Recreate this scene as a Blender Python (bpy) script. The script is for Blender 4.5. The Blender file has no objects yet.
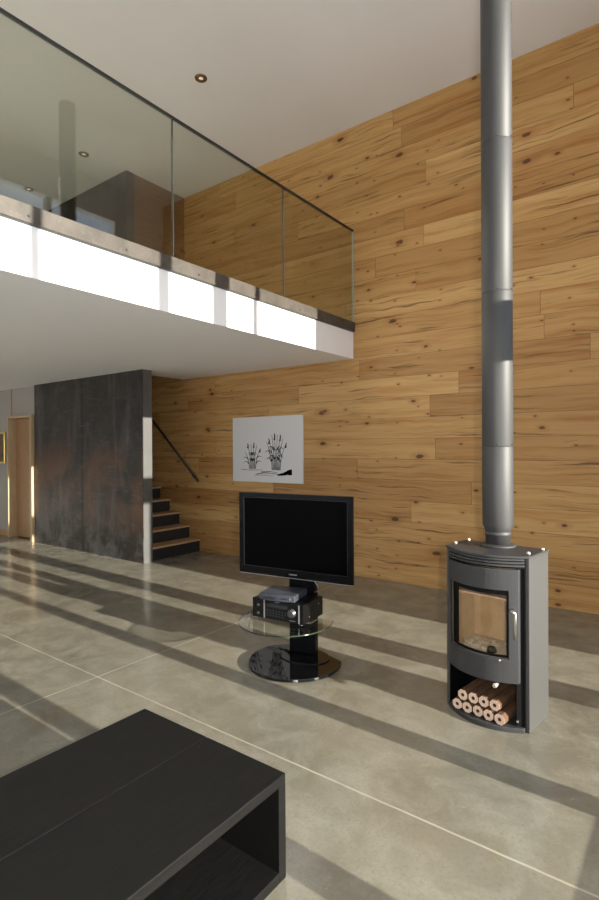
import bpy, bmesh, math, random
from mathutils import Vector, Matrix
random.seed(7)
S = bpy.context.scene
C = S.collection

# ------------------------------------------------------------------ camera
F_PX, YAW, PITCH, ROLL = 531.3, 36.656, -0.2546, -0.3197
CAM = Vector((0, -5.718, 1.6))
cam = bpy.data.cameras.new('camera')
cam.sensor_fit = 'HORIZONTAL'; cam.sensor_width = 36
cam.lens = F_PX * 36 / 599
cam.clip_start = 0.02; cam.clip_end = 200
cam_o = bpy.data.objects.new('camera', cam); C.objects.link(cam_o)
ya, pi_, ro = map(math.radians, (YAW, PITCH, ROLL))
fwd = Vector((-math.sin(ya)*math.cos(pi_), math.cos(ya)*math.cos(pi_), math.sin(pi_)))
rt = Vector((math.cos(ya), math.sin(ya), 0)); up = rt.cross(fwd)
r2 = rt*math.cos(ro) + up*math.sin(ro); u2 = -rt*math.sin(ro) + up*math.cos(ro)
cam_o.matrix_world = Matrix.Translation(CAM) @ Matrix((r2, u2, -fwd)).transposed().to_4x4()
S.camera = cam_o

# ------------------------------------------------------------------ world, sun, flash, exposure
w = bpy.data.worlds.new('sky'); S.world = w; w.use_nodes = True
wn = w.node_tree.nodes; wl = w.node_tree.links; wn.clear()
wo = wn.new('ShaderNodeOutputWorld'); wb = wn.new('ShaderNodeBackground')
wtc = wn.new('ShaderNodeTexCoord'); wsx = wn.new('ShaderNodeSeparateXYZ'); wr = wn.new('ShaderNodeValToRGB')
wl.new(wtc.outputs['Generated'], wsx.inputs[0]); wl.new(wsx.outputs['Z'], wr.inputs[0])
wr.color_ramp.elements[0].position = 0.0; wr.color_ramp.elements[0].color = (.82, .86, .92, 1)
wr.color_ramp.elements[1].position = 0.6; wr.color_ramp.elements[1].color = (.58, .70, .90, 1)
wl.new(wr.outputs[0], wb.inputs[0]); wb.inputs[1].default_value = 1.5
wl.new(wb.outputs[0], wo.inputs[0])

SUN_DIR = Vector((-1, .020, -.245)).normalized()
sun = bpy.data.lights.new('sun', 'SUN'); sun.energy = 14.2; sun.angle = math.radians(.6); sun.color = (1, .92, .79)
sun_o = bpy.data.objects.new('sun', sun); C.objects.link(sun_o)
sun_o.rotation_euler = SUN_DIR.to_track_quat('-Z', 'Y').to_euler(); sun_o.location = (12, -4, 6)

fl = bpy.data.lights.new('camera_flash', 'SPOT'); fl.energy = 200; fl.spot_size = math.radians(150); fl.spot_blend = .6; fl.shadow_soft_size = .018; fl.color = (1, .93, .84)
fl_o = bpy.data.objects.new('camera_flash', fl); C.objects.link(fl_o)
fl_o.location = CAM + rt*.115 + Vector((0, 0, .0))
fl_o.rotation_euler = (fwd + Vector((0, 0, .15))).to_track_quat('-Z', 'Y').to_euler()

S.view_settings.view_transform = 'Standard'; S.view_settings.look = 'None'
S.view_settings.gamma = 1; S.view_settings.use_curve_mapping = False
S.view_settings.exposure = 0.0
S.cycles.max_bounces = 10; S.cycles.diffuse_bounces = 6; S.cycles.transparent_max_bounces = 16
S.cycles.sample_clamp_indirect = 6
try: S.cycles.caustics_reflective = True; S.cycles.caustics_refractive = False
except Exception: pass

# ------------------------------------------------------------------ materials
class NB:
    def __init__(s, name):
        s.m = bpy.data.materials.new(name); s.m.use_nodes = True
        s.t = s.m.node_tree; s.t.nodes.clear()
        s.out = s.t.nodes.new('ShaderNodeOutputMaterial')
    def n(s, typ, **kw):
        nd = s.t.nodes.new(typ)
        for k, v in kw.items(): setattr(nd, k, v)
        return nd
    def put(s, sock, v):
        if isinstance(v, bpy.types.NodeSocket): s.t.links.new(v, sock)
        elif v is not None: sock.default_value = v
    def math(s, op, a, b=None, c=None, clamp=False):
        nd = s.n('ShaderNodeMath', operation=op, use_clamp=clamp)
        s.put(nd.inputs[0], a)
        if b is not None: s.put(nd.inputs[1], b)
        if c is not None: s.put(nd.inputs[2], c)
        return nd.outputs[0]
    def comb(s, x, y, z):
        nd = s.n('ShaderNodeCombineXYZ')
        for i, v in enumerate((x, y, z)): s.put(nd.inputs[i], v)
        return nd.outputs[0]
    def noise(s, vec, scale, detail=3, rough=.5, dist=0):
        nd = s.n('ShaderNodeTexNoise'); s.put(nd.inputs['Vector'], vec)
        nd.inputs['Scale'].default_value = scale; nd.inputs['Detail'].default_value = detail
        nd.inputs['Roughness'].default_value = rough; nd.inputs['Distortion'].default_value = dist
        return nd.outputs['Fac']
    def ramp(s, f, stops):
        nd = s.n('ShaderNodeValToRGB'); s.put(nd.inputs[0], f)
        e = nd.color_ramp.elements
        while len(e) < len(stops): e.new(.5)
        for i, (p, c) in enumerate(stops):
            e[i].position = p; e[i].color = (c, c, c, 1) if not isinstance(c, (tuple, list)) else (*c, 1)
        return nd.outputs[0]
    def mix(s, f, a, b, mode='MIX'):
        nd = s.n('ShaderNodeMix', data_type='RGBA', blend_type=mode)
        s.put(nd.inputs[0], f)
        for i, v in ((6, a), (7, b)):
            if isinstance(v, (tuple, list)): v = (*v, 1) if len(v) == 3 else v
            s.put(nd.inputs[i], v)
        return nd.outputs[2]
    def bump(s, h, strength=.2, dist=.01):
        nd = s.n('ShaderNodeBump'); s.put(nd.inputs['Height'], h)
        nd.inputs['Strength'].default_value = strength; nd.inputs['Distance'].default_value = dist
        return nd.outputs[0]
    def pbr(s, color, rough=.5, metal=0, spec=.5, normal=None, **kw):
        b = s.n('ShaderNodeBsdfPrincipled')
        if isinstance(color, (tuple, list)): color = (*color, 1)
        s.put(b.inputs['Base Color'], color); s.put(b.inputs['Roughness'], rough)
        s.put(b.inputs['Metallic'], metal); s.put(b.inputs['Specular IOR Level'], spec)
        if normal is not None: s.put(b.inputs['Normal'], normal)
        for k, v in kw.items(): s.put(b.inputs[k.replace('_', ' ')], v)
        s.t.links.new(b.outputs[0], s.out.inputs[0])
        return s.m
    def obj(s): return s.n('ShaderNodeTexCoord').outputs['Object']
    def sep(s, v):
        nd = s.n('ShaderNodeSeparateXYZ'); s.put(nd.inputs[0], v); return nd.outputs

def simple(name, color, rough=.5, metal=0, spec=.5, var=.08, scale=30, bump=0):
    b = NB(name); o = b.obj(); f = b.noise(o, scale, 3)
    c = b.mix(f, tuple(max(0, x*(1-var)) for x in color), tuple(min(1, x*(1+var)) for x in color))
    nrm = b.bump(f, bump, .002) if bump else None
    return b.pbr(c, rough, metal, spec, nrm)

def wood_planks(name, axis, color_mul=None):
    b = NB(name); X, Y, Z = b.sep(b.obj())
    h = X if axis == 'x' else Y
    H = .243
    rowf = b.math('DIVIDE', Z, H); row = b.math('FLOOR', rowf); rz = b.math('FRACT', rowf)
    wn1 = b.n('ShaderNodeTexWhiteNoise', noise_dimensions='1D'); b.put(wn1.inputs['W'], b.math('ADD', row, .37))
    r1 = wn1.outputs['Value']; rc = b.sep(wn1.outputs['Color'])
    L = b.math('MULTIPLY_ADD', rc[1], 1.5, 2.0)
    xs = b.math('MULTIPLY_ADD', r1, 17.0, b.math('ADD', h, 40))
    cf = b.math('DIVIDE', xs, L); col = b.math('FLOOR', cf); cx = b.math('FRACT', cf)
    wn2 = b.n('ShaderNodeTexWhiteNoise', noise_dimensions='2D'); b.put(wn2.inputs['Vector'], b.comb(row, col, 0))
    pid = wn2.outputs['Value']; pc = b.sep(wn2.outputs['Color'])
    off = b.math('MULTIPLY', pid, 63.0)
    # wavy grain
    warp = b.noise(b.comb(b.math('ADD', h, off), b.math('MULTIPLY', Z, 1.0), off), 1.6, 2)
    zz = b.math('MULTIPLY_ADD', b.math('SUBTRACT', warp, .5), .12, Z)
    g1 = b.noise(b.comb(b.math('MULTIPLY', h, .55), b.math('MULTIPLY', zz, 11), off), 1.3, 4, .6)
    g2 = b.noise(b.comb(b.math('MULTIPLY', h, 1.2), b.math('MULTIPLY', zz, 70), off), 1.5, 3, .6)
    base = b.ramp(pid, [(0, (.45, .255, .090)), (.3, (.54, .325, .125)), (.6, (.60, .375, .150)), (.85, (.67, .435, .185)), (1, (.47, .25, .085))])
    tone = b.ramp(g1, [(.25, (.72, .52, .32)), (.5, (.96, .94, .88)), (.75, (1.08, 1.10, 1.12))])
    col1 = b.mix(1.0, base, tone, 'MULTIPLY')
    fine = b.ramp(g2, [(.3, .86), (.6, 1.03)])
    col1 = b.mix(.8, col1, fine, 'MULTIPLY')
    # dark weathered streaks, in patches
    st = b.noise(b.comb(b.math('MULTIPLY', h, .9), b.math('MULTIPLY', zz, 24), b.math('ADD', off, 9)), 1.4, 5, .62)
    pm = b.noise(b.comb(b.math('MULTIPLY', h, .8), b.math('MULTIPLY', Z, 4.0), b.math('ADD', off, 3)), 1.1, 2)
    stm = b.math('MULTIPLY', b.ramp(st, [(.535, 0.0), (.66, 1.0)]), b.ramp(pm, [(.465, 0.0), (.58, 1.0)]))
    col1 = b.mix(b.math('MULTIPLY', stm, .82), col1, (.10, .045, .018))
    # thin checks
    ck = b.noise(b.comb(b.math('MULTIPLY', h, 1.6), b.math('MULTIPLY', zz, 75), b.math('ADD', off, 21)), 1.0, 2, .5)
    ckm = b.math('MULTIPLY', b.ramp(ck, [(.70, 0.0), (.735, 1.0)]), b.ramp(pm, [(.40, 1.0), (.58, .25)]))
    col1 = b.mix(b.math('MULTIPLY', ckm, .8), col1, (.07, .03, .012))
    # knots
    for sc, thr, seed, dens in ((1.15, .040, 0, .52), (1.9, .040, 5.5, .70), (3.6, .042, 9.3, .80), (5.0, .045, 2.3, .84)):
        v = b.n('ShaderNodeTexVoronoi', feature='F1'); v.voronoi_dimensions = '2D'
        b.put(v.inputs['Vector'], b.comb(b.math('ADD', b.math('MULTIPLY', h, .75), seed), b.math('MULTIPLY', b.math('ADD', Z, seed), 1.5), 0))
        v.inputs['Scale'].default_value = sc
        d = v.outputs['Distance']; pick = b.math('GREATER_THAN', b.sep(v.outputs['Color'])[0], dens)
        wob = b.math('MULTIPLY_ADD', b.noise(b.comb(h, Z, seed), 18, 2), .05, b.math('SUBTRACT', d, .025))
        core = b.math('MULTIPLY', b.ramp(wob, [(thr*.80, 1.0), (thr*1.15, 0.0)]), pick)
        ring = b.math('MULTIPLY', b.ramp(wob, [(thr*1.3, 1.0), (thr*3.4, 0.0)]), pick)
        col1 = b.mix(b.math('MULTIPLY', ring, .42), col1, (.36, .15, .045))
        col1 = b.mix(b.math('MULTIPLY', core, .86), col1, (.085, .034, .014))
    col1 = b.mix(1.0, col1, (.96, .915, .90), 'MULTIPLY')
    # seams
    ez = b.math('MINIMUM', rz, b.math('SUBTRACT', 1.0, rz)); ezm = b.math('MULTIPLY', ez, H)
    ex = b.math('MULTIPLY', b.math('MINIMUM', cx, b.math('SUBTRACT', 1.0, cx)), L)
    e = b.math('MINIMUM', ezm, ex)
    seam = b.ramp(e, [(.0008, 1.0), (.004, 0.0)])
    sw = b.noise(b.comb(h, row, 0), 1.3, 2)
    seam_v = b.math('MULTIPLY', seam, b.ramp(sw, [(.3, .35), (.6, .95)]))
    col1 = b.mix(seam_v, col1, (.10, .045, .02))
    if color_mul: col1 = b.mix(1.0, col1, color_mul, 'MULTIPLY')  # multiplies all plank colours by one darker factor
    hgt = b.math('SUBTRACT', b.math('MULTIPLY', g2, .15), seam)
    return b.pbr(col1, .46, 0, .35, b.bump(hgt, .35, .003))

def fine_wood(name, c1, c2, vec=(1, 1, 14), rough=.45, scale=6):
    b = NB(name); m = b.n('ShaderNodeMapping'); b.put(m.inputs[0], b.obj()); m.inputs['Scale'].default_value = vec
    f = b.noise(m.outputs[0], scale, 4, .6, .3)
    return b.pbr(b.mix(b.ramp(f, [(.3, 0.0), (.7, 1.0)]), c1, c2), rough, 0, .4 if c1[0] > .03 else .18, b.bump(f, .15, .002))

def concrete():
    b = NB('polished_concrete'); o = b.obj(); X, Y, Z = b.sep(o)
    big = b.noise(o, .9, 4, .6, .4); mid = b.noise(o, 4.2, 5, .65, .5); fine = b.noise(o, 55, 3, .7); sp = b.noise(o, 190, 2, .6)
    c = b.mix(b.ramp(big, [(.3, 0.0), (.7, 1.0)]), (.27, .25, .20), (.42, .395, .325))
    c = b.mix(b.math('MULTIPLY', b.ramp(mid, [(.42, 0.0), (.66, 1.0)]), .7), c, (.50, .48, .41))
    c = b.mix(b.math('MULTIPLY', b.ramp(b.noise(o, 2.3, 4, .7, 1.2), [(.58, 0.0), (.72, 1.0)]), .35), c, (.33, .25, .145))
    c = b.mix(b.math('MULTIPLY', b.ramp(fine, [(.50, 0.0), (.72, 1.0)]), .35), c, (.22, .205, .17))
    c = b.mix(b.math('MULTIPLY', b.ramp(sp, [(.62, 0.0), (.72, 1.0)]), .4), c, (.16, .15, .13))
    # pale scuffs
    c = b.mix(b.math('MULTIPLY', b.ramp(b.noise(o, 7.5, 5, .7, 2.0), [(.66, 0.0), (.74, 1.0)]), .45), c, (.62, .60, .55))
    c = b.mix(1.0, c, (.60, .60, .58), 'MULTIPLY')
    wob = b.math('MULTIPLY_ADD', b.noise(o, 9, 3), .006, -.003)
    def line(v, pos, wd):
        t = b.math('ABSOLUTE', b.math('ADD', b.math('ADD', v, -pos), wob))
        return b.ramp(t, [(wd*.5, 1.0), (wd, 0.0)])
    j = b.math('MAXIMUM', line(Y, -3.585, .006), line(X, -3.365, .0055))
    j = b.math('MAXIMUM', j, b.math('MAXIMUM', line(X, -7.6, .0055), line(Y, -7.2, .006)))
    jn = b.ramp(b.noise(o, 3, 3), [(.3, .35), (.6, .9)])
    c = b.mix(b.math('MULTIPLY', j, jn), c, (.50, .47, .38))
    ro = b.math('MULTIPLY_ADD', mid, .16, .10)
    n1 = b.noise(b.comb(b.math('MULTIPLY', X, 1), Y, 0), 5.0, 2)
    return b.pbr(c, ro, 0, .55, b.bump(b.math('ADD', n1, b.math('MULTIPLY', fine, .03)), .10, .02))

def black_steel(name='blackened_steel', warm=1.0):
    b = NB(name); o = b.obj(); m = b.n('ShaderNodeMapping'); b.put(m.inputs[0], o); m.inputs['Scale'].default_value = (1, 1, .8)
    n1 = b.noise(m.outputs[0], 1.15, 3, .6, .4); n2 = b.noise(m.outputs[0], 4.5, 5, .65, .8); n3 = b.noise(m.outputs[0], 2.0, 3, .6, .2)
    m2 = b.n('ShaderNodeMapping'); b.put(m2.inputs[0], o); m2.inputs['Scale'].default_value = (1, 1, 5)
    n4 = b.noise(m2.outputs[0], 4.0, 4, .6, .6)
    c = b.mix(b.ramp(n2, [(.3, 0.0), (.7, 1.0)]), (.017, .016, .016), (.048, .043, .040))
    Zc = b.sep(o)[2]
    glow_band = b.ramp(b.math('MULTIPLY', Zc, .37), [(.10, .15), (.28, 1.0), (.48, .9), (.66, .12)])  # brown laid at the height of the warm reflected glow, painted into the colour
    c = b.mix(b.math('MULTIPLY', b.math('MULTIPLY', b.ramp(n1, [(.40, 0.0), (.60, 1.0)]), glow_band), .8*warm), c, (.165, .083, .043))
    low = b.ramp(b.math('MULTIPLY', Zc, .37), [(.04, 1.0), (.30, 0.0)])
    c = b.mix(b.math('MULTIPLY', b.math('MULTIPLY', low, b.ramp(n2, [(.45, 0.0), (.62, 1.0)])), .6), c, (.19, .19, .185))
    Xc = b.sep(o)[0]
    n5 = b.noise(b.comb(b.math('MULTIPLY', Xc, 3.2), 0, b.math('MULTIPLY', Zc, .55)), 1.3, 4, .65, .3)
    c = b.mix(b.math('MULTIPLY', b.ramp(n5, [(.52, 0.0), (.68, 1.0)]), .55), c, (.12, .115, .115))
    c = b.mix(b.math('MULTIPLY', b.ramp(b.math('ABSOLUTE', b.math('ADD', Xc, .02)), [(.006, 1.0), (.05, 0.0)]), .6), c, (.012, .011, .011))
    c = b.mix(b.math('MULTIPLY', b.ramp(n4, [(.56, 0.0), (.72, 1.0)]), .30), c, (.17, .17, .175))
    c = b.mix(b.math('MULTIPLY', b.ramp(n3, [(.6, 0.0), (.75, 1.0)]), .30), c, (.16, .17, .19))
    return b.pbr(c, b.math('MULTIPLY_ADD', n2, .22, .30), .15, .35, b.bump(n4, .08, .004))

def raw_steel():
    b = NB('raw_steel_flat_bar'); o = b.obj(); n = b.noise(o, 6, 4, .65, .5); n2 = b.noise(o, 26, 3, .6)
    c = b.mix(b.ramp(n, [(.3, 0.0), (.7, 1.0)]), (.050, .044, .038), (.098, .084, .071))
    c = b.mix(b.math('MULTIPLY', b.ramp(n2, [(.58, 0.0), (.7, 1.0)]), .25), c, (.15, .14, .13))
    return b.pbr(c, .5, .1, .5, b.bump(n2, .06, .002))

def glass(name, tint, refl_tint=(1, 1, 1), ior=1.5):
    b = NB(name)
    fr = b.n('ShaderNodeFresnel'); gb = b.n('ShaderNodeNewGeometry').outputs['Backfacing']
    b.put(fr.inputs['IOR'], b.math('MULTIPLY_ADD', gb, 1/ior-ior, ior))   # same reflectance from either side of the face
    tr = b.n('ShaderNodeBsdfTransparent'); tr.inputs[0].default_value = (*tint, 1)
    gl = b.n('ShaderNodeBsdfGlossy'); gl.inputs['Color'].default_value = (*refl_tint, 1); gl.inputs['Roughness'].default_value = 0.0
    mx = b.n('ShaderNodeMixShader'); b.put(mx.inputs[0], fr.outputs[0]); b.put(mx.inputs[1], tr.outputs[0]); b.put(mx.inputs[2], gl.outputs[0])
    b.t.links.new(mx.outputs[0], b.out.inputs[0]); return b.m

def emis(name, col, st):
    b = NB(name); e = b.n('ShaderNodeEmission'); e.inputs[0].default_value = (*col, 1); e.inputs[1].default_value = st
    b.t.links.new(e.outputs[0], b.out.inputs[0]); return b.m

M = dict(
    concrete=concrete(), planks=wood_planks('reclaimed_pine_planks', 'x'),
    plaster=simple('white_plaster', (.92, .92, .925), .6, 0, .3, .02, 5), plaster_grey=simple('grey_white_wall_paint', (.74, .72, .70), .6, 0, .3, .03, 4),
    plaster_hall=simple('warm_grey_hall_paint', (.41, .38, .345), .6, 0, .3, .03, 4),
    ceiling=simple('ceiling_paint', (.74, .72, .705), .6, 0, .3, .02, 3),
    steel=black_steel(), steel_up=black_steel('blackened_steel_upper', .35), planks_dark=wood_planks('dark_planks_side', 'y', (.36, .33, .36)), bar=raw_steel(), endsteel=simple('bare_mill_steel', (.080, .080, .079), .5, 0, .9, .3, 5),
    glass=glass('balustrade_glass', (.86, .875, .825), ior=1.85), edge=simple('glass_edge_green', (.38, .50, .46), .12, 0, .6),
    cap=simple('dark_rail_cap', (.045, .045, .047), .35, .5), seal=simple('dark_glass_joint', (.03, .035, .035), .4),
    pane=glass('window_pane', (.96, .97, .97)), frame=simple('window_frame_grey', (.10, .10, .105), .45),
    tread=fine_wood('oak_tread', (.40, .24, .12), (.55, .36, .19), (1, 6, 1)), riser=simple('dark_riser', (.022, .023, .026), .4, 0, .4),
    black_metal=simple('black_handrail_metal', (.018, .018, .018), .4, .2), pine=fine_wood('pale_pine', (.36, .20, .09), (.46, .28, .14), (14, 1, 1), .45, 4),
    casing=fine_wood('pale_casing', (.46, .33, .19), (.56, .42, .26), (10, 10, 1), .4, 4),
    base=fine_wood('baseboard_wood', (.34, .17, .07), (.46, .25, .11), (1, 1, 14)),
    gold=simple('gilt_frame', (.80, .58, .20), .28, .9), canvas=simple('brown_canvas', (.14, .09, .05), .6, var=.6, scale=9),
    pipe=simple('grey_flue_enamel', (.034, .034, .035), .58, 0, .80, .02, 20), stove=simple('grey_stove_steel', (.043, .044, .047), .46, .1, .5, .05, 60),
    stove_side=simple('grey_stove_side_steel', (.070, .068, .065), .55, .1, .5, .03, 60), stove_black=simple('stove_black', (.005, .005, .0055), .6, 0, .15),
    chrome=simple('brushed_steel', (.72, .70, .66), .25, .95), rivet=simple('bright_cap', (.86, .80, .70), .25, .6),
    brick=simple('firebox_board', (.66, .52, .36), .8, 0, .2, .16, 14), ash=simple('ash', (.62, .57, .52), .9, var=.3, scale=60, bump=.6),
    sglass=glass('stove_glass', (.95, .92, .86)), bark=fine_wood('pressed_log_side', (.085, .042, .022), (.17, .09, .05), (14, 1, 14), .7, 10),
    cut=simple('pressed_log_end', (.72, .54, .42), .8, 0, .2, .10, 90), hole=simple('log_hole_dark', (.10, .06, .035), .9),
    tv=simple('black_gloss_plastic', (.003, .003, .0035), .16, 0, .12), screen=simple('tv_screen', (.0012, .0012, .0015), .3, 0, .03), lip=simple('glossy_bezel_lip', (.008, .008, .009), .3, 0, .3),
    silver=simple('silver_trim', (.50, .50, .50), .3, .8), bglass=simple('black_glass', (.004, .004, .005), .03, 0, .7),
    clear=glass('clear_shelf_glass', (.97, .985, .97)), rim=simple('dark_green_glass_rim', (.03, .045, .03), .12, 0, .5), tvcol=simple('black_satin_column', (.003, .003, .0035), .25, 0, .2),
    rec=simple('receiver_black', (.004, .004, .0045), .35, 0, .25), recd=simple('receiver_display', (.02, .022, .026), .12),
    btn=simple('receiver_button', (.035, .035, .036), .35), dial=simple('receiver_dial', (.12, .12, .125), .3, .7),
    stb=simple('blue_grey_plastic', (.042, .047, .064), .42), stbd=simple('dark_slot', (.015, .015, .02), .3),
    paint_white=simple('printed_white', (.75, .75, .75), .5), sheet=simple('paper_white', (.72, .715, .71), .28, 0, .5, .01), ink=simple('black_ink', (.012, .012, .014), .5, 0, .2),
    table=fine_wood('black_stained_oak', (.0035, .0035, .0035), (.009, .0085, .008), (14, 1, 14), .62, 9),
    table_edge=fine_wood('black_stained_oak_edge', (.020, .020, .019), (.045, .043, .041), (1, 1, 14), .5, 9),
    brass=simple('bronze_trim', (.30, .19, .09), .3, .8), bulb=emis('lit_reflector', (1, .80, .52), .7),
    cable=simple('black_cable', (.02, .02, .02), .5), cable_grey=simple('grey_cable', (.35, .35, .37), .5),
    snow=simple('snowy_ground', (.86, .86, .88), .8), bolt=simple('bolt_steel', (.06, .06, .06), .3, .6),
)

# ------------------------------------------------------------------ mesh helpers
class MB:
    def __init__(s): s.bm = bmesh.new()
    def face(s, vs, mi=0, smooth=False):
        try:
            f = s.bm.faces.new(vs); f.material_index = mi; f.smooth = smooth; return f
        except ValueError: return None
    def box(s, a, b, mi=0, T=None):
        (x0, y0, z0), (x1, y1, z1) = a, b
        co = [(x0,y0,z0),(x1,y0,z0),(x1,y1,z0),(x0,y1,z0),(x0,y0,z1),(x1,y0,z1),(x1,y1,z1),(x0,y1,z1)]
        vs = [s.bm.verts.new(T @ Vector(c) if T else c) for c in co]
        for q in ((0,3,2,1),(4,5,6,7),(0,1,5,4),(1,2,6,5),(2,3,7,6),(3,0,4,7)): s.face([vs[i] for i in q], mi)
        return s
    def prism(s, poly, z0, z1, mi=0, smooth=False, axis='z'):
        def P(x, y, z): return (x, y, z) if axis == 'z' else ((x, z, y) if axis == 'y' else (z, x, y))
        lo = [s.bm.verts.new(P(x, y, z0)) for x, y in poly]; hi = [s.bm.verts.new(P(x, y, z1)) for x, y in poly]
        s.face(lo[::-1], mi); s.face(hi, mi); n = len(poly)
        for i in range(n): s.face([lo[i], lo[(i+1) % n], hi[(i+1) % n], hi[i]], mi, smooth)
        return s
    def lathe(s, prof, center=(0, 0, 0), seg=40, axis='z', smooth=True, mi=0):
        rings = []
        for r, h in prof:
            ring = []
            for k in range(seg):
                a = 2*math.pi*k/seg; x, y = r*math.cos(a), r*math.sin(a)
                p = (x, y, h) if axis == 'z' else ((x, h, y) if axis == 'y' else (h, x, y))
                ring.append(s.bm.verts.new(Vector(p) + Vector(center)))
            rings.append(ring)
        for i in range(len(rings)-1):
            for k in range(seg): s.face([rings[i][k], rings[i][(k+1) % seg], rings[i+1][(k+1) % seg], rings[i+1][k]], mi, smooth)
        s.face(rings[0][::-1], mi); s.face(rings[-1], mi)
        return s
    def tube(s, pts, r, seg=10, mi=0):
        pts = [Vector(p) for p in pts]; rings = []
        ref = Vector((0, 0, 1))
        for i, p in enumerate(pts):
            t = (pts[min(i+1, len(pts)-1)] - pts[max(i-1, 0)]).normalized()
            a = t.cross(ref if abs(t.dot(ref)) < .95 else Vector((1, 0, 0))).normalized(); b_ = t.cross(a)
            rr = r[i] if isinstance(r, (list, tuple)) else r
            rings.append([s.bm.verts.new(p + a*rr*math.cos(2*math.pi*k/seg) + b_*rr*math.sin(2*math.pi*k/seg)) for k in range(seg)])
        for i in range(len(rings)-1):
            for k in range(seg): s.face([rings[i][k], rings[i][(k+1) % seg], rings[i+1][(k+1) % seg], rings[i+1][k]], mi, True)
        s.face(rings[0][::-1], mi); s.face(rings[-1], mi)
        return s
    def shell(s, us, zs, keep, fn, d0, d1, mi=0):
        """curved slab: grid over us x zs, thickness between depths d0 and d1; fn(u, z, d) -> point"""
        F = {}; B = {}
        def v(D, i, j, d):
            if (i, j) not in D: D[(i, j)] = s.bm.verts.new(fn(us[i], zs[j], d))
            return D[(i, j)]
        cells = {(i, j) for i in range(len(us)-1) for j in range(len(zs)-1) if keep(.5*(us[i]+us[i+1]), .5*(zs[j]+zs[j+1]))}
        for i, j in cells:
            s.face([v(F,i,j,d0), v(F,i+1,j,d0), v(F,i+1,j+1,d0), v(F,i,j+1,d0)], mi)
            s.face([v(B,i,j+1,d1), v(B,i+1,j+1,d1), v(B,i+1,j,d1), v(B,i,j,d1)], mi)
            for di, dj, e in ((0,-1,((0,0),(1,0))), (1,0,((1,0),(1,1))), (0,1,((1,1),(0,1))), (-1,0,((0,1),(0,0)))):
                if (i+di, j+dj) not in cells:
                    p, q = [(i+a, j+b_) for a, b_ in e]
                    s.face([v(F,*q,d0), v(F,*p,d0), v(B,*p,d1), v(B,*q,d1)], mi)
        return s
    def build(s, name, mats, parent=None, loc=(0, 0, 0), rotz=0, bevel=0, seg=2, autosmooth=False):
        bmesh.ops.recalc_face_normals(s.bm, faces=s.bm.faces)
        me = bpy.data.meshes.new(name); s.bm.to_mesh(me); s.bm.free()
        for m in (mats if isinstance(mats, (list, tuple)) else [mats]): me.materials.append(M[m] if isinstance(m, str) else m)
        if autosmooth:
            me.polygons.foreach_set('use_smooth', [True]*len(me.polygons)); me.set_sharp_from_angle(angle=math.radians(32))
        o = bpy.data.objects.new(name, me); C.objects.link(o)
        o.location = loc; o.rotation_euler = (0, 0, rotz)
        if parent: o.parent = parent
        if bevel:
            mod = o.modifiers.new('bevel', 'BEVEL'); mod.width = bevel; mod.segments = seg; mod.limit_method = 'ANGLE'; mod.angle_limit = math.radians(50)
            mod.harden_normals = False
        return o

def box(name, a, b, mat, parent=None, **k): return MB().box(a, b).build(name, mat, parent, **k)
def struct(o): o['kind'] = 'structure'; return o
def tag(o, label, cat, group=None):
    o['label'] = label; o['category'] = cat
    if group: o['group'] = group
    return o
def thing(name, label, cat, loc=(0, 0, 0), rotz=0, group=None):
    o = bpy.data.objects.new(name, None); C.objects.link(o); o.empty_display_size = .1
    o.location = loc; o.rotation_euler = (0, 0, rotz); return tag(o, label, cat, group)

# ------------------------------------------------------------------ room shell
ZC = 5.58; XW = .25; XL = -13.2; YB = -9.2; ZS = 2.70; ZF = 3.03; XS = -3.409
struct(box('floor', (XL-.3, YB-.3, -.2), (XW+.05, .3, 0), 'concrete'))
struct(box('ceiling', (XL-.3, YB-.3, ZC), (XW+.35, .3, ZC+.2), 'ceiling'))
struct(box('wall_back', (XL-.3, 0, -.0), (XW+.35, .25, ZC), 'planks'))
struct(box('wall_left', (XL-.25, YB, 0), (XL, 0, ZC), 'plaster_grey'))
wf = MB(); wf.box((XL-.3, YB-.25, 0), (XW+.35, YB, .15)); wf.box((XL-.3, YB-.25, 2.43), (XW+.35, YB, ZC)); wf.box((XL-.3, YB-.25, .15), (-12.4, YB, 2.43)); wf.box((-1.44, YB-.25, .15), (XW+.35, YB, 2.43))
struct(wf.build('wall_front', 'plaster_grey'))
wf = MB()
for xx in (-12.36, -10.2, -8.0, -5.8, -3.64, -1.48): wf.box((xx-.04, YB-.15, .15), (xx+.04, YB-.05, 2.43))
w3 = struct(wf.build('window_added_fill', 'frame'))  # unseen window, added to brighten the underside of the mezzanine
for xx in (-12.32, -10.16, -7.96, -5.76, -3.6): box('pane', (xx, YB-.104, .15), (xx+2.08, YB-.096, 2.43), 'pane', w3)
struct(box('ground_outside', (-30, -40, -.45), (XW+.14, YB-.25, -.25), 'snow'))  # snow outside the added window, bouncing light up under the slab
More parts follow.
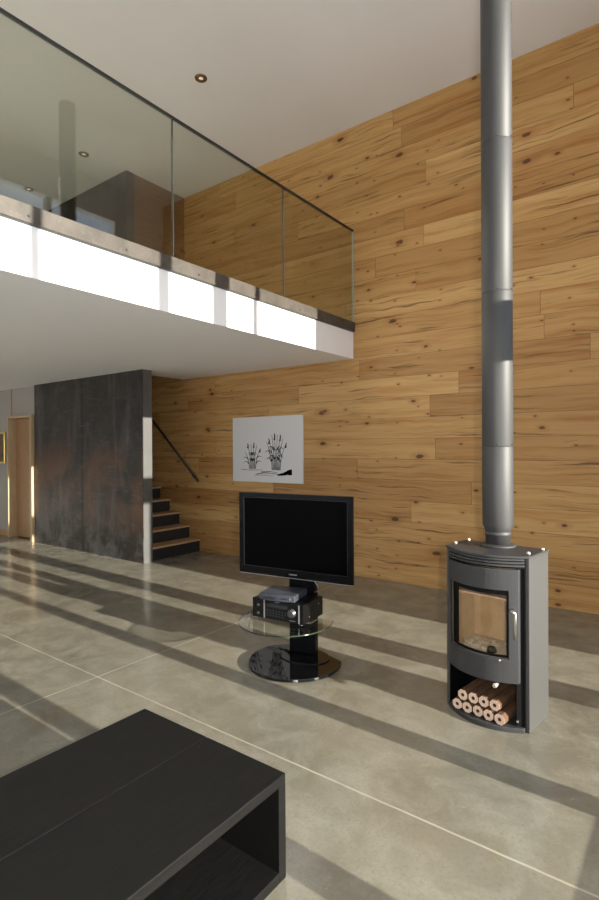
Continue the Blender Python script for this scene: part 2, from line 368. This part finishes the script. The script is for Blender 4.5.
# glazed wall beside the photographer: sill, piers, transom, header
lo_m = [(-1.935, .27), (-3.065, .15), (-4.115, .15), (-5.25, .15), (-6.35, .15), (-7.45, .15)]
up_m = [(-1.915, .07), (-3.02, .12), (-4.055, .07), (-5.15, .12), (-6.25, .07), (-7.35, .12)]
LO_Z = (.147, 2.43); UP_Z = (2.76, 5.04)
wm = MB()
wm.box((XW, YB, -.2), (XW+.14, 0, LO_Z[0])); wm.box((XW, YB, LO_Z[1]), (XW+.14, 0, UP_Z[0])); wm.box((XW, YB, UP_Z[1]), (XW+.14, 0, ZC))
wm.box((XW, -1.125, LO_Z[0]), (XW+.14, 0, LO_Z[1])); wm.box((XW, -.905, UP_Z[0]), (XW+.14, 0, UP_Z[1]))
wm.box((XW, YB, LO_Z[0]), (XW+.14, -8.6, LO_Z[1])); wm.box((XW, YB, UP_Z[0]), (XW+.14, -8.6, UP_Z[1]))
struct(wm.build('wall_right', 'plaster_grey'))
def glazing(name, mull, z0, z1, y_first):
    m = MB(); ys = [y_first] + [c for c, _ in mull] + [-8.6]
    for c, wd in mull: m.box((XW+.02, c-wd/2, z0), (XW+.12, c+wd/2, z1))
    o = struct(m.build(name, 'frame'))
    for i in range(len(ys)-1):
        a = ys[i] - (mull[i-1][1]/2 if i else 0); b = ys[i+1] + (mull[i][1]/2 if i < len(mull) else 0)
        box('pane', (XW+.066, b, z0), (XW+.074, a, z1), 'pane', o)
glazing('window_1', lo_m, *LO_Z, -1.125)
glazing('window_2', up_m, *UP_Z, -.905)
struct(box('ground_outside', (XW+.14, -40, -.45), (60, 40, -.25), 'snow'))

# mezzanine slab with the stairwell opening
XO = -6.57; YP0, YP1 = -1.10, -.95
sl = MB()
sl.box((XL, YB, ZS), (XS, YP1, ZF)); sl.box((XO, YP1, ZS), (XS, 0, ZF)); sl.box((XL, YP1, ZS), (-10.6, 0, ZF))
struct(sl.build('mezzanine_slab', 'plaster'))
# wall with the door, behind the steel partition
DX0, DX1, DZ = -10.02, -9.215, 2.165
YH = -1.055
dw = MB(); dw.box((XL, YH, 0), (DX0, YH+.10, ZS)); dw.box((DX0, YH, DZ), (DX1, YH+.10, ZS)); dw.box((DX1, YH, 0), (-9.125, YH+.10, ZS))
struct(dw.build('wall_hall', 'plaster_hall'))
struct(box('baseboard_hall', (XL, YH-.016, 0), (DX0-.03, YH, .10), 'base'))
struct(box('trim_1', (DX0-.012, YH-.012, DZ+.03), (DX0+.006, YH, ZS), 'base'))
d = struct(box('door_1', (DX0+.014, YH+.06, .015), (DX1-.014, YH+.095, DZ-.012), 'pine', bevel=.003))
cs = MB(); cs.box((DX0-.022, YH-.085, 0), (DX0+.014, YH+.10, DZ+.03)); cs.box((DX1-.014, YH-.085, 0), (DX1+.055, YH+.10, DZ+.03)); cs.box((DX0+.014, YH-.07, DZ-.01), (DX1-.014, YH+.10, DZ+.03))
cs.build('door_casing', 'casing', d)
h_ = MB(); h_.tube([(DX1-.08, YH+.06, 1.02), (DX1-.08, YH+.015, 1.02), (DX1-.20, YH+.015, 1.02)], .009); h_.build('door_handle', 'chrome', d)
# upper stair enclosure
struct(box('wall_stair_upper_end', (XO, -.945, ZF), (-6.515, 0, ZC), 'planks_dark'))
sp = thing('steel_upper_partition', 'dark steel-clad partition seen through the glass balustrade, rising from the mezzanine to the ceiling', 'partition', (-9.8, -1.01, ZF))
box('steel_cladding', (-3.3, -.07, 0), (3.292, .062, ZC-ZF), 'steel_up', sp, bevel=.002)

# ------------------------------------------------------------------ lower steel partition
sp = thing('steel_partition', 'blackened steel-clad partition with rusty patina and painted warm glow, standing beside the stairs under the mezzanine', 'partition', (-7.632, -1.025, 0))
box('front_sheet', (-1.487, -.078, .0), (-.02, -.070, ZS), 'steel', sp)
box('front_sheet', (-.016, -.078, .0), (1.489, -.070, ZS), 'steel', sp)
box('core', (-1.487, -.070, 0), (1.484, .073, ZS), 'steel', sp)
e_ = box('end_plate', (1.484, -.070, 0), (1.491, .077, ZS), 'endsteel', sp); e_['label'] = 'bare steel end plate facing the windows'

# ------------------------------------------------------------------ staircase
st = thing('staircase', 'straight staircase with pale oak treads and black risers between steel partition and plank wall', 'staircase', (-6.19, -.485, 0))
RISE, RUN, N = .194, .236, 15
for i in range(N):
    x = -i*RUN; z = (i+1)*RISE
    if z > ZF+.02: break
    box('riser', (x-.022, -.455, i*RISE), (x, .465, z-.028), 'riser', st)
    box('tread', (x-RUN-.02, -.458, z-.028), (x+.026, .470, z), 'tread', st, bevel=.003)
# handrail on the plank wall
hr = thing('stair_handrail', 'slim black metal handrail sloping down the plank wall beside the stairs', 'handrail', (-6.16, -.07, 1.09))
sl_ = (2.111-1.095)/(7.295-6.162)
MB().tube([(.0, 0, 0), (-2.2, 0, 2.2*sl_)], .019, 12).build('rail', 'black_metal', hr)
for xx in (-.14, -1.2, -2.1):
    m = MB(); z = -xx*sl_; m.tube([(xx, 0, z-.01), (xx, .01, z-.055), (xx, .045, z-.065), (xx, .069, z-.065)], .008); m.lathe([(.028, .060), (.028, .0695)], (xx, 0, z-.065), 16, 'y')
    m.build('bracket', 'black_metal', hr)

# ------------------------------------------------------------------ glass balustrade
bl = thing('glass_balustrade', 'frameless glass balustrade with a dark top rail along the mezzanine edge', 'balustrade', (-3.40, -4, ZF))
ZT = 4.275-ZF
ch = box('base_channel', (-.022, -5.1, .004), (.022, 3.985, .118), 'bar', bl, bevel=.002); ch['label'] = 'mottled flat steel channel holding the glass'
box('shadow_gap', (-.008, -5.1, .0), (.012, 3.985, .006), 'seal', bl)
joints = [3.985, 2.583, 1.137, -.35, -1.8, -3.3, -5.1]
for i in range(len(joints)-1):
    a, b_ = joints[i+1]+.004, joints[i]-.004
    g = box('glass_panel', (-.008, a, .10), (.008, b_, ZT), 'glass', bl)
    m = MB(); m.box((-.0085, a-.003, .119), (.0085, a+.003, ZT)); m.build('edge_seal', 'seal' if i < 5 else 'edge', g)
    if i == 0:
        m = MB(); m.box((-.0085, b_-.004, .119), (.0085, b_, ZT)); m.build('glass_edge', 'edge', g)
box('top_rail', (-.014, -5.1, ZT), (.014, 3.985, ZT+.018), 'cap', bl, bevel=.003)
for yy in [3.985-.42-k*.72 for k in range(12)]:
    MB().lathe([(.009, .022), (.009, .025), (.006, .027)], (0, yy, .045), 12, 'x').build('bolt', 'bolt', bl)

# ------------------------------------------------------------------ recessed lights
DL = [(-4.251, -1.742, 'recessed ceiling light with bronze rim in open ceiling, outside the balustrade glass'),
      (-6.606, -1.676, 'recessed ceiling light seen through the glass above the steel partition corner, middle of three'),
      (-8.162, -1.642, 'recessed ceiling light seen through the glass at the far left, furthest of three')]
for x, y, lab in DL:
    t = thing('recessed_light', lab, 'ceiling light', (x, y, ZC), 0, 'recessed lights in the upper ceiling')
    MB().lathe([(.048, -.002), (.066, -.002), (.066, -.010), (.060, -.014), (.048, -.010)], seg=32).build('rim', 'brass', t)
    MB().lathe([(.047, -.0015), (.047, -.006), (.030, -.007)], seg=28).build('baffle', 'brass', t)
    MB().lathe([(.024, -.007), (.024, -.010), (.012, -.013)], (.004, -.004, 0), 20).build('reflector', 'bulb', t)

# ------------------------------------------------------------------ pictures
pw = thing('wall_picture', 'wide white panel with black ink brush drawing hung on the plank wall above the television', 'picture', (-4.822, -.001, 1.115))
PW, PH = 1.28, .925
box('panel', (-PW/2, -.022, 0), (PW/2, 0, PH), 'sheet', pw, bevel=.002)
ink = MB()
def stroke(pts, w0, w1=None, y=-.0235):
    """tapered brush line in picture coordinates (0..1 across, 0..1 up)"""
    w1 = w0*.35 if w1 is None else w1
    P = []
    n = 14
    def cr(t):
        k = t*(len(pts)-1); i = min(int(k), len(pts)-2); f = k-i
        g = lambda j: pts[max(0, min(len(pts)-1, j))]
        r = []
        for c in (0, 1):
            p0, p1, p2, p3 = g(i-1)[c], g(i)[c], g(i+1)[c], g(i+2)[c]
            r.append(.5*((2*p1)+(-p0+p2)*f+(2*p0-5*p1+4*p2-p3)*f*f+(-p0+3*p1-3*p2+p3)*f**3))
        return r
    for k in range(n+1):
        u_, v_ = cr(k/n); P.append(Vector(((u_-.5)*PW, 0, v_*PH)))
    L_, R_ = [], []
    for k, p in enumerate(P):
        t = (P[min(k+1, n)]-P[max(k-1, 0)]).normalized(); nn = Vector((-t.z, 0, t.x))
        wd = (w0+(w1-w0)*k/n)*(.8+.4*random.random())/2
        L_.append(p+nn*wd); R_.append(p-nn*wd)
    poly = [(q.x, q.z) for q in L_] + [(q.x, q.z) for q in R_[::-1]]
    for k in range(n):
        a, b_, c, d_ = L_[k], L_[k+1], R_[k+1], R_[k]
        ink.prism([(a.x, a.z), (b_.x, b_.z), (c.x, c.z), (d_.x, d_.z)], y, -.0215, axis='y')
# two clumps of brush-painted reeds over a ground line and a dark bank
def reeds(cx, base, ht, wd, n):
    for k in range(n):
        a = (k+.5)/n*2-1; tip = cx + a*wd*.55; h_ = ht*(1-.38*a*a)*random.uniform(.85, 1.05)
        stroke([(cx+a*wd*.22, base), (cx+a*wd*.30, base+h_*.5), (tip, base+h_)], .013, .004)
        if k % 2: stroke([(tip-.004, base+h_*.86), (tip+.002, base+h_*.96), (tip+.008*a, base+h_*1.06)], .030, .012)
        side = 1 if random.random() < .5 else -1
        for q in (.3, .55):
            x0 = cx+a*wd*(.22+.2*q); stroke([(x0, base+h_*q), (x0+side*.03, base+h_*(q+.12)), (x0+side*.075, base+h_*(q+.07))], .016, .003)
reeds(.30, .20, .40, .24, 6)
reeds(.64, .19, .58, .28, 8)
stroke([(.13, .19), (.30, .182), (.45, .19)], .007, .004)
stroke([(.36, .12), (.5, .145), (.72, .12)], .012, .006); stroke([(.42, .155), (.55, .165), (.66, .15)], .010, .005); stroke([(.33, .105), (.48, .11), (.6, .10)], .006, .004)
for k in range(6): stroke([(.66+.02*k, .115), (.74+.012*k, .135+.008*k), (.855, .135+.012*k)], .022, .03)
io = ink.build('ink_drawing', 'ink', pw); io['label'] = 'black brush strokes on the white panel'
pf = thing('framed_painting', 'small dark painting in a gilt frame on the grey wall left of the door', 'painting', (-10.66, YH-.001, 1.335))
fm = MB()
for a, b_ in (((-.40, -.035, 0), (.40, 0, .035)), ((-.40, -.035, .55), (.40, 0, .585)), ((-.40, -.035, .035), (-.365, 0, .55)), ((.365, -.035, .035), (.40, 0, .55))): fm.box(a, b_)
fm.build('frame', 'gold', pf, bevel=.008)
box('canvas', (-.365, -.015, .035), (.365, -.002, .55), 'canvas', pf)

# ------------------------------------------------------------------ coffee table: open black box
ct = thing('coffee_table', 'long low black-stained wooden coffee table, open on both sides, in the foreground', 'coffee table', (-1.642, -4.87, 0))
TW, TL, TH, TT = .417, .70, .39, .040
for s_ in (-1, 1):
    x0, x1 = (-TW, -.0012) if s_ < 0 else (.0012, TW)
    box('top_board', (x0, -TL, TH-TT), (x1, TL, TH), ['table'], ct, bevel=.0035)
for yy, nm in ((TL-TT, 'end_panel'), (-TL, 'end_panel')):
    box(nm, (-TW, yy, 0), (TW, yy+TT, TH-TT), 'table', ct, bevel=.002)
box('bottom_board', (-TW, -TL+TT, .0), (TW, TL-TT, TT), 'table', ct, bevel=.002)

# ------------------------------------------------------------------ television on its stand
A6 = math.radians(6)
ts = thing('television_stand', 'black glass television stand with column and round clear shelf on the concrete floor', 'television stand', (-2.38, -2.588, 0), A6)
def disc(r, cuts, ang=96, n=72, cx=0, cy=0):
    P = []
    for k in range(n+1):
        a = 360*k/n; rel = (a-ang+180) % 360-180
        if any(c0 < rel < c1 for c0, c1 in cuts): continue
        P.append((cx+r*math.cos(math.radians(a-6)), cy+r*math.sin(math.radians(a-6))))
    Q = [P[0]]
    for p in P[1:]:
        if (p[0]-Q[-1][0])**2+(p[1]-Q[-1][1])**2 > 1e-7: Q.append(p)
    if (Q[0][0]-Q[-1][0])**2+(Q[0][1]-Q[-1][1])**2 < 1e-7: Q.pop()
    return Q
MB().prism(disc(.343, [(-62, -19), (19, 62), (-19, 19)]), .008, .030, smooth=False).build('base', 'bglass', ts, bevel=.003, autosmooth=False)
for a_ in (200, 270, 340, 90):
    MB().lathe([(.018, 0), (.018, .008)], (.26*math.cos(math.radians(a_)), .26*math.sin(math.radians(a_)), 0), 16).build('foot', 'chrome', ts)
MB().prism([(.03+.20*math.cos(2*math.pi*k/48), .085+.15*math.sin(2*math.pi*k/48)) for k in range(48)], .030, .038, smooth=True).build('foot_plate', 'bglass', ts, bevel=.002)
box('column', (-.113, .10, .038), (.112, .155, .86), 'tvcol', ts, bevel=.008, seg=3)
SHZ = .335
SP = [(x, y) for x, y in disc(.345, [], cx=-.045, cy=-.055) if y < .095]
k0 = max(range(len(SP)), key=lambda i: math.dist(SP[i], SP[i-1])); SP = SP[k0:] + SP[:k0]
SP = [(SP[0][0], .0945)] + SP + [(SP[-1][0], .0945)]
MB().prism(SP, SHZ-.010, SHZ).build('glass_shelf', 'clear', ts)
rm = MB()
for i in range(len(SP)-1):
    (xa, ya_), (xb, yb_) = SP[i], SP[i+1]
    f_ = 1.004
    cx_, cy_ = -.045, -.055
    pa, pb = (cx_+(xa-cx_)*f_, cy_+(ya_-cy_)*f_), (cx_+(xb-cx_)*f_, cy_+(yb_-cy_)*f_)
    rm.prism([(xa, ya_), pa, pb, (xb, yb_)], SHZ-.0095, SHZ-.0005)
bmesh.ops.remove_doubles(rm.bm, verts=rm.bm.verts, dist=1e-5)
rm.build('shelf_rim', 'rim', ts)
bkt = MB(); bkt.box((-.06, .0, SHZ-.024), (.13, .10, SHZ-.0105)); bkt.build('shelf_bracket', 'chrome', ts, bevel=.002)
for sx in (-.03, .10): MB().lathe([(.012, SHZ), (.012, SHZ+.005), (.008, SHZ+.007)], (sx, .06, 0), 16).build('shelf_cap', 'chrome', ts)
box('mount_bracket', (-.06, .045, .78), (.13, .10, 1.02), 'tvcol', ts, bevel=.003)

A9 = math.radians(8.5)
tv = thing('television', 'black flat-screen television mounted on the stand in front of the plank wall', 'television', (-2.384, -2.603, .634), A9)
TVW, TVH = .478, .622
bz = MB()
bz.shell([-TVW, -TVW+.042, TVW-.042, TVW], [0, .058, TVH-.038, TVH], lambda u_, z_: not (abs(u_) < TVW-.042 and .058 < z_ < TVH-.038), lambda u_, z_, d_: (u_, d_, z_), 0, .022)
bz.build('bezel', 'tv', tv, bevel=.004, seg=3)
box('screen', (-TVW+.042, .010, .058), (TVW-.042, .02, TVH-.038), 'screen', tv)
MB().shell([-TVW+.040, -TVW+.0445, TVW-.0445, TVW-.040], [.056, .0605, TVH-.0405, TVH-.036], lambda u_, z_: not (abs(u_) < TVW-.0445 and .0605 < z_ < TVH-.0405), lambda u_, z_, d_: (u_, d_, z_), -.0012, .0095).build('bezel_lip', 'lip', tv)
box('back_housing', (-TVW+.015, .0225, .015), (TVW-.015, .060, TVH-.015), 'tv', tv, bevel=.006)
o = box('trim_strip', (-TVW+.004, .001, -.003), (TVW-.004, .020, .0), 'silver', tv); o['label'] = 'thin silver strip along the bottom edge'
lg = MB()
for k, wd in enumerate((.007, .006, .008, .007, .006, .008, .007)): lg.box((-.034+k*.0098, -.0012, .022), (-.034+k*.0098+wd, .0, .030))
o = lg.build('maker_badge', 'silver', tv)
for k in (-1, 1): box('speaker_slit', (k*.25-.12, -.0008, .010), (k*.25+.12, .0002, .013), 'rec', tv)

# receiver on the shelf
rc = thing('audio_receiver', 'black audio receiver with round silver volume knob on the clear glass shelf', 'audio receiver', (-2.445, -2.588, SHZ), A6)
RW, RD0, RD1, RH = .2175, -.135, .145, .152
box('body', (-RW, RD0, .014), (RW, RD1, RH), 'rec', rc, bevel=.003)
fp = box('front_panel', (-RW-.001, RD0-.012, .013), (RW+.001, RD0-.0005, RH+.002), 'rec', rc, bevel=.003)
for sx in (-.118, .178): box('silver_strip', (sx, RD0-.0145, .018), (sx+.010, RD0-.0122, RH-.004), 'silver', rc)
box('display', (-.085, RD0-.0135, .100), (.085, RD0-.0122, .130), 'recd', rc)
MB().lathe([(.032, RD0-.0122), (.032, RD0-.015), (.027, RD0-.017), (.026, RD0-.034), (.022, RD0-.037)], (.125, 0, .085), 32, 'y').build('volume_knob', 'dial', rc)
for (bx_, bz_) in ((-.168, .105), (-.168, .045)):
    MB().lathe([(.011, RD0-.0122), (.010, RD0-.022)], (bx_, 0, bz_), 18, 'y').build('knob', 'btn', rc)
for j, n_ in ((.078, 7), (.060, 7), (.042, 6)):
    for k in range(n_): box('button', (-.092+k*.026, RD0-.0145, j-.004), (-.092+k*.026+.013, RD0-.0122, j+.004), 'btn', rc)
lt = MB()
for k in range(5): lt.box((-.02+k*.008, RD0-.0130, .140), (-.02+k*.008+.005, RD0-.0122, .146))
for k in range(6): lt.box((.105+k*.008, RD0-.0130, .028), (.105+k*.008+.005, RD0-.0122, .032))
lt.build('front_lettering', 'silver', rc)['kind'] = 'stuff'
for sx in (-.17, .17):
    for sy in (-.10, .09): MB().lathe([(.018, 0), (.018, .006), (.014, .0145)], (sx, sy, 0), 18).build('foot', 'chrome', rc)
vs = MB()
for k in range(9): vs.box((-.16+k*.035, -.02, RH), (-.14+k*.035, .10, RH+.0006))
vs.build('vent_slots', 'stbd', rc)
for zz_ in (.05, .11):
    MB().lathe([(.005, RW), (.005, RW+.002)], (0, -.06 if zz_ < .1 else .08, zz_), 12, 'x').build('screw', 'silver', rc)

# set-top box on the receiver
A14 = math.radians(14)
sb = thing('set_top_box', 'small blue-grey set-top box with a dark card slot lying on top of the receiver', 'set-top box', (-2.455, -2.622, SHZ+RH+.0026), A14)
prof = []
for k in range(11):
    t = -1+2*k/10; prof.append((t*.142, -.128-.018*(1-t*t)))
poly = prof + [(.142, .115), (-.142, .115)]
MB().prism(poly, .004, .050).build('housing', 'stb', sb, bevel=.006, seg=3)
MB().prism([(x*.93, y*.94) for x, y in poly], .050, .053).build('lid', 'stb', sb, bevel=.002)
sl2 = []
for k in range(13):
    a = math.pi*k/12; sl2.append((-.045+.052*math.cos(a), .019+.016*math.sin(a)))
o = MB().prism(sl2, -.1475, -.1400, axis='y').build('card_slot', 'stbd', sb)
for bx_ in (.045, .062, .079): MB().lathe([(.0055, -.1430), (.005, -.1455)], (bx_, 0, .028), 12, 'y').build('button', 'stbd', sb)
MB().lathe([(.007, -.1375), (.006, -.142)], (.108, 0, .028), 14, 'y').build('power_light', 'silver', sb)
for sx in (-.11, .11):
    for sy in (-.10, .09): MB().lathe([(.009, 0), (.009, .0045)], (sx, sy, 0), 10).build('foot', 'stbd', sb)
o = MB().tube([(-2.52, -2.478, .50), (-2.52, -2.468, .53), (-2.51, -2.462, .585), (-2.47, -2.50, .60), (-2.44, -2.525, .66)], .004, 8).build('cable', 'cable')
tag(o, 'black cable looping up from behind the set-top box, left of the stand column', 'cable')
o = MB().tube([(-2.30, -2.47, .51), (-2.24, -2.49, .54), (-2.23, -2.505, .58), (-2.26, -2.50, .61), (-2.31, -2.505, .628)], .0045, 8).build('cable', 'cable_grey')
tag(o, 'grey cable arching beside the set-top box in front of the stand column', 'cable')

# ------------------------------------------------------------------ wood stove
SO = (-.975, -2.45, 0); SA = math.radians(-8.5)
sv = thing('wood_stove', 'grey bow-fronted wood stove with glass door and log niche standing on the concrete floor', 'stove', SO, SA)
HW, VF, VB, SH, BOW = .255, -.105, .170, .975, 1.75
def bow(u_, off=0): return -.222 + BOW*u_*u_ + off
def bfn(u_, z_, d_): return (u_, bow(u_, d_), z_)
def lin(a, b_, n): return [a+(b_-a)*k/n for k in range(n+1)]
for s_, lb in ((-1, None), (1, 'lighter brushed grey side panel')):
    a, b_ = sorted((s_*HW, s_*(HW-.022)))
    o = box('side_panel', (a, VF-.004, .0), (b_, VB, SH), 'stove_side', sv, bevel=.003)
    if lb: o['label'] = lb
box('back_panel', (-HW+.022, VB-.02, 0), (HW-.022, VB, SH), 'stove', sv)
box('inner_wall', (-HW+.0225, -.115, .0), (-HW+.028, VB-.02, SH-.002), 'stove_black', sv)
box('inner_wall', (HW-.028, -.115, .0), (HW-.0225, VB-.02, SH-.002), 'stove_black', sv)
tp = [(u_, bow(u_, -.006)) for u_ in lin(-HW-.004, HW+.004, 24)] + [(HW+.004, VB+.004), (-HW-.004, VB+.004)]
MB().prism(tp, SH, SH+.014).build('top_plate', 'stove', sv, bevel=.003)
for u_, v_ in ((-.240, -.022), (.226, -.048), (-.236, .142), (.238, .130)):
    MB().lathe([(.011, SH+.014), (.0115, SH+.020), (.008, SH+.026), (.003, SH+.028)], (u_, v_, 0), 16).build('cap_bolt', 'rivet', sv)
# plinth and niche
pp = lambda off, hw: [(u_, bow(u_, off)) for u_ in lin(-hw, hw, 24)] + [(hw, VB-.022), (-hw, VB-.022)]
MB().prism(pp(.0, HW-.023), 0.0, .028).build('plinth', 'stove', sv, bevel=.003)
box('niche_lining', (-HW+.029, VB-.026, .029), (HW-.029, VB-.021, .29), 'stove_black', sv)
MB().prism(pp(.03, HW-.029), .276, .286).build('niche_ceiling', 'stove_black', sv)
# vents
MB().shell(lin(-HW+.023, HW-.023, 22), [.918, .922], lambda a, b_: True, bfn, .004, .05).build('vent_shelf', 'stove_black', sv)
for k in range(3):
    z0 = .927+k*.017; MB().shell(lin(-HW+.023, HW-.023, 22), [z0, z0+.011], lambda a, b_: True, bfn, .0, .014).build('vent_rib', 'stove', sv)
MB().shell(lin(-HW+.023, HW-.023, 22), [.922, SH-.001], lambda a, b_: True, bfn, .035, .045).build('vent_backing', 'stove_black', sv)
# door
DU0, DU1, DZ0, DZ1 = -HW+.026, HW-.044, .274, .912
WU0, WU1, WZ0, WZ1 = -.200, .166, .408, .792
us = sorted(set(lin(DU0, WU0, 4) + lin(WU0, WU1, 16) + lin(WU1, DU1, 3)))
dr = MB().shell(us, [DZ0, WZ0, WZ1, DZ1], lambda a, b_: not (WU0 < a < WU1 and WZ0 < b_ < WZ1), bfn, -.002, .022).build('door', 'stove', sv, bevel=.003)
dr['label'] = 'curved dark grey door with a large window'
fw = .018
us2 = sorted(set([WU0] + lin(WU0+.05, WU1-fw, 14) + [WU1]))
MB().shell(us2, [WZ0, WZ0+.012, WZ1-.03, WZ1], lambda a, b_: not (WU0+.05 < a < WU1-fw and WZ0+.012 < b_ < WZ1-.03), bfn, .023, .036).build('window_frame', 'stove_black', dr)
MB().shell(lin(WU0+.004, WU1-.004, 16), [WZ0+.003, WZ1-.003], lambda a, b_: True, bfn, .037, .041).build('door_glass', 'sglass', dr)
bar = MB().tube([(.185, bow(.185, -.002), .686), (.185, bow(.185, -.026), .686), (.193, bow(.193, -.034), .686), (.204, bow(.204, -.036), .680), (.207, bow(.207, -.036), .667), (.207, bow(.207, -.036), .532)], .0085, 12).build('handle', 'chrome', dr)
bar['label'] = 'bright steel bent-bar handle'
MB().lathe([(.013, -.004), (.013, .002)], (.185, bow(.185), .686), 16, 'y').build('handle_boss', 'stove', dr)
MB().lathe([(.006, -.008), (.005, 0)], (.125, bow(.125), .400), 12, 'y').build('latch_pin', 'rivet', dr)
# dark slot beside the door
MB().shell(lin(DU1-.02, HW-.0235, 3), [.03, .912], lambda a, b_: True, bfn, .026, .034).build('hinge_strip', 'stove_black', sv)
# firebox
fb = MB(); fb.box((-.19, .12, .38), (.19, .135, .86)); fb.box((-.20, -.13, .38), (-.188, .12, .86)); fb.box((.188, -.12, .38), (.20, .12, .86))
fbo = fb.build('firebox_lining', 'brick', sv)
MB().prism([(u_, bow(u_, .06)) for u_ in lin(-.187, .187, 12)] + [(.187, .119), (-.187, .119)], .385, .398).build('ash_bed', 'ash', sv)
box('baffle', (-.187, -.135, .722), (.187, .119, .734), 'cut', sv)
gr = MB().lathe([(.03, .398), (.03, .41), (.022, .425), (.005, .43)], (.03, -.10, 0), 14).build('grate_knob', 'stove_black', sv)
al = MB(); rr_ = random.Random(4)
for k in range(30):
    cx_, cy_, s_ = rr_.uniform(-.15, .16), rr_.uniform(-.12, .05), rr_.uniform(.010, .024)
    T = Matrix.Translation((cx_, cy_, .398+s_*.45)) @ Matrix.Rotation(rr_.uniform(0, 3), 4, 'Z') @ Matrix.Rotation(rr_.uniform(-.5, .5), 4, 'X')
    al.box((-s_, -s_*.6, -s_*.45), (s_, s_*.6, s_*.5), T=T)
al.build('ash_lumps', 'ash', sv, bevel=.003)['kind'] = 'stuff'
# niche latch
MB().lathe([(.011, -.022), (.013, -.012), (.008, .02)], (.105, bow(.105, .0), .258), 16, 'y').build('air_control_knob', 'rivet', sv)
MB().lathe([(.006, -.006), (.005, .0)], (.195, bow(.195, .03), .055), 10, 'y').build('floor_screw', 'rivet', sv)

# flue pipe
PX, PY = -.975, -2.365
fp = thing('flue_pipe', 'tall round grey metal flue pipe rising from the stove to the ceiling', 'flue pipe', (PX, PY, SH+.014))
z0 = SH+.014
MB().lathe([(.105, 0), (.107, .006), (.104, .012), (.076, .016)], seg=48).build('base_flange', 'pipe', fp)
MB().lathe([(.073, .010), (.073, .070), (.078, .073), (.078, .080), (.075, .083), (.075, .098), (.079, .101), (.079, .110), (.082, .116), (.0885, .135)], seg=48).build('neck', 'pipe', fp)
zs = [1.115, 1.60, 2.54, 3.455, 4.40, ZC]
for i in range(5):
    a, b_ = zs[i]-z0, zs[i+1]-z0
    p_ = MB().lathe([(.0890, a), (.0905, a+.004), (.0905, b_-.003), (.0893, b_)], seg=56).build('pipe_section', 'pipe', fp)
    if i: 
        MB().lathe([(.004, .0900), (.004, .0935), (.002, .0945)], (0, -.02, a+.012), 10, 'x').build('rivet', 'bolt', p_)
        ang = math.radians(-72); q = MB().lathe([(.0045, 0), (.0045, .004), (.002, .005)], (0, 0, 0), 10, 'x').build('rivet', 'bolt', p_)
        q.location = (.0898*math.cos(ang), .0898*math.sin(ang), a+.014); q.rotation_euler = (0, 0, ang)

# pressed logs in the niche
def oct_(r, z, jit=0): return [(r*math.cos(math.pi/8+math.pi/4*k), r*math.sin(math.pi/8+math.pi/4*k)) for k in range(8)]
LR = .0318
def make_log():
    t = thing('pressed_log', '', 'firewood log', (0, 0, 0), SA, 'pressed logs stacked in the stove niche')
    m = MB(); n = 8; y0, y1 = 0, .31
    R = [(LR*1.04*math.cos(math.pi/8+math.pi/4*k), LR*1.04*math.sin(math.pi/8+math.pi/4*k)) for k in range(8)]
    # body with bored centre
    rings = []
    for (rr, y) in ((1.0, y0), (1.0, y1), (.30, y1), (.30, y0)): rings.append([m.bm.verts.new((x*rr, y, z*rr)) for x, z in R])
    for i in range(4):
        a, b_ = rings[i], rings[(i+1) % 4]
        for k in range(8): m.face([a[k], a[(k+1) % 8], b_[(k+1) % 8], b_[k]], {0: 0, 1: 1, 2: 2, 3: 1}[i])
    o = m.build('log_body', ['bark', 'cut', 'hole'], t, bevel=.003)
    return t, o
logs = []
bot = [-.147, -.082, -.017, .049, .116]; top = [-.115, -.050, .014, .079]
def wpos(u_, v_, z_):
    return (SO[0]+u_*math.cos(SA)-v_*math.sin(SA), SO[1]+u_*math.sin(SA)+v_*math.cos(SA), z_)
t0, b0 = make_log()
labs = ['pressed log with a bored centre in the bottom row, leftmost', 'darker-ended pressed log in the bottom row, second from left', 'pressed log with a bored centre, middle of the bottom row',
        'pressed log in the bottom row, second from right', 'pressed log at the right end of the bottom row, side fully showing',
        'pressed log in the top row, leftmost of four', 'pressed log in the top row, second from left', 'pressed log in the top row, third from left', 'pressed log in the top row, rightmost of four']
k = 0
for row, (cs_, z_) in enumerate(((bot, .028+LR*.965), (top, .028+LR*.965*3))):
    for j, u_ in enumerate(cs_):
        if k == 0: t = t0
        else:
            t = t0.copy(); C.objects.link(t); c = b0.copy(); C.objects.link(c); c.parent = t
        v_ = -.182 + (0.012 if row else 0) + random.uniform(-.004, .004)
        t.location = wpos(u_, v_, z_); t['label'] = labs[k]; k += 1
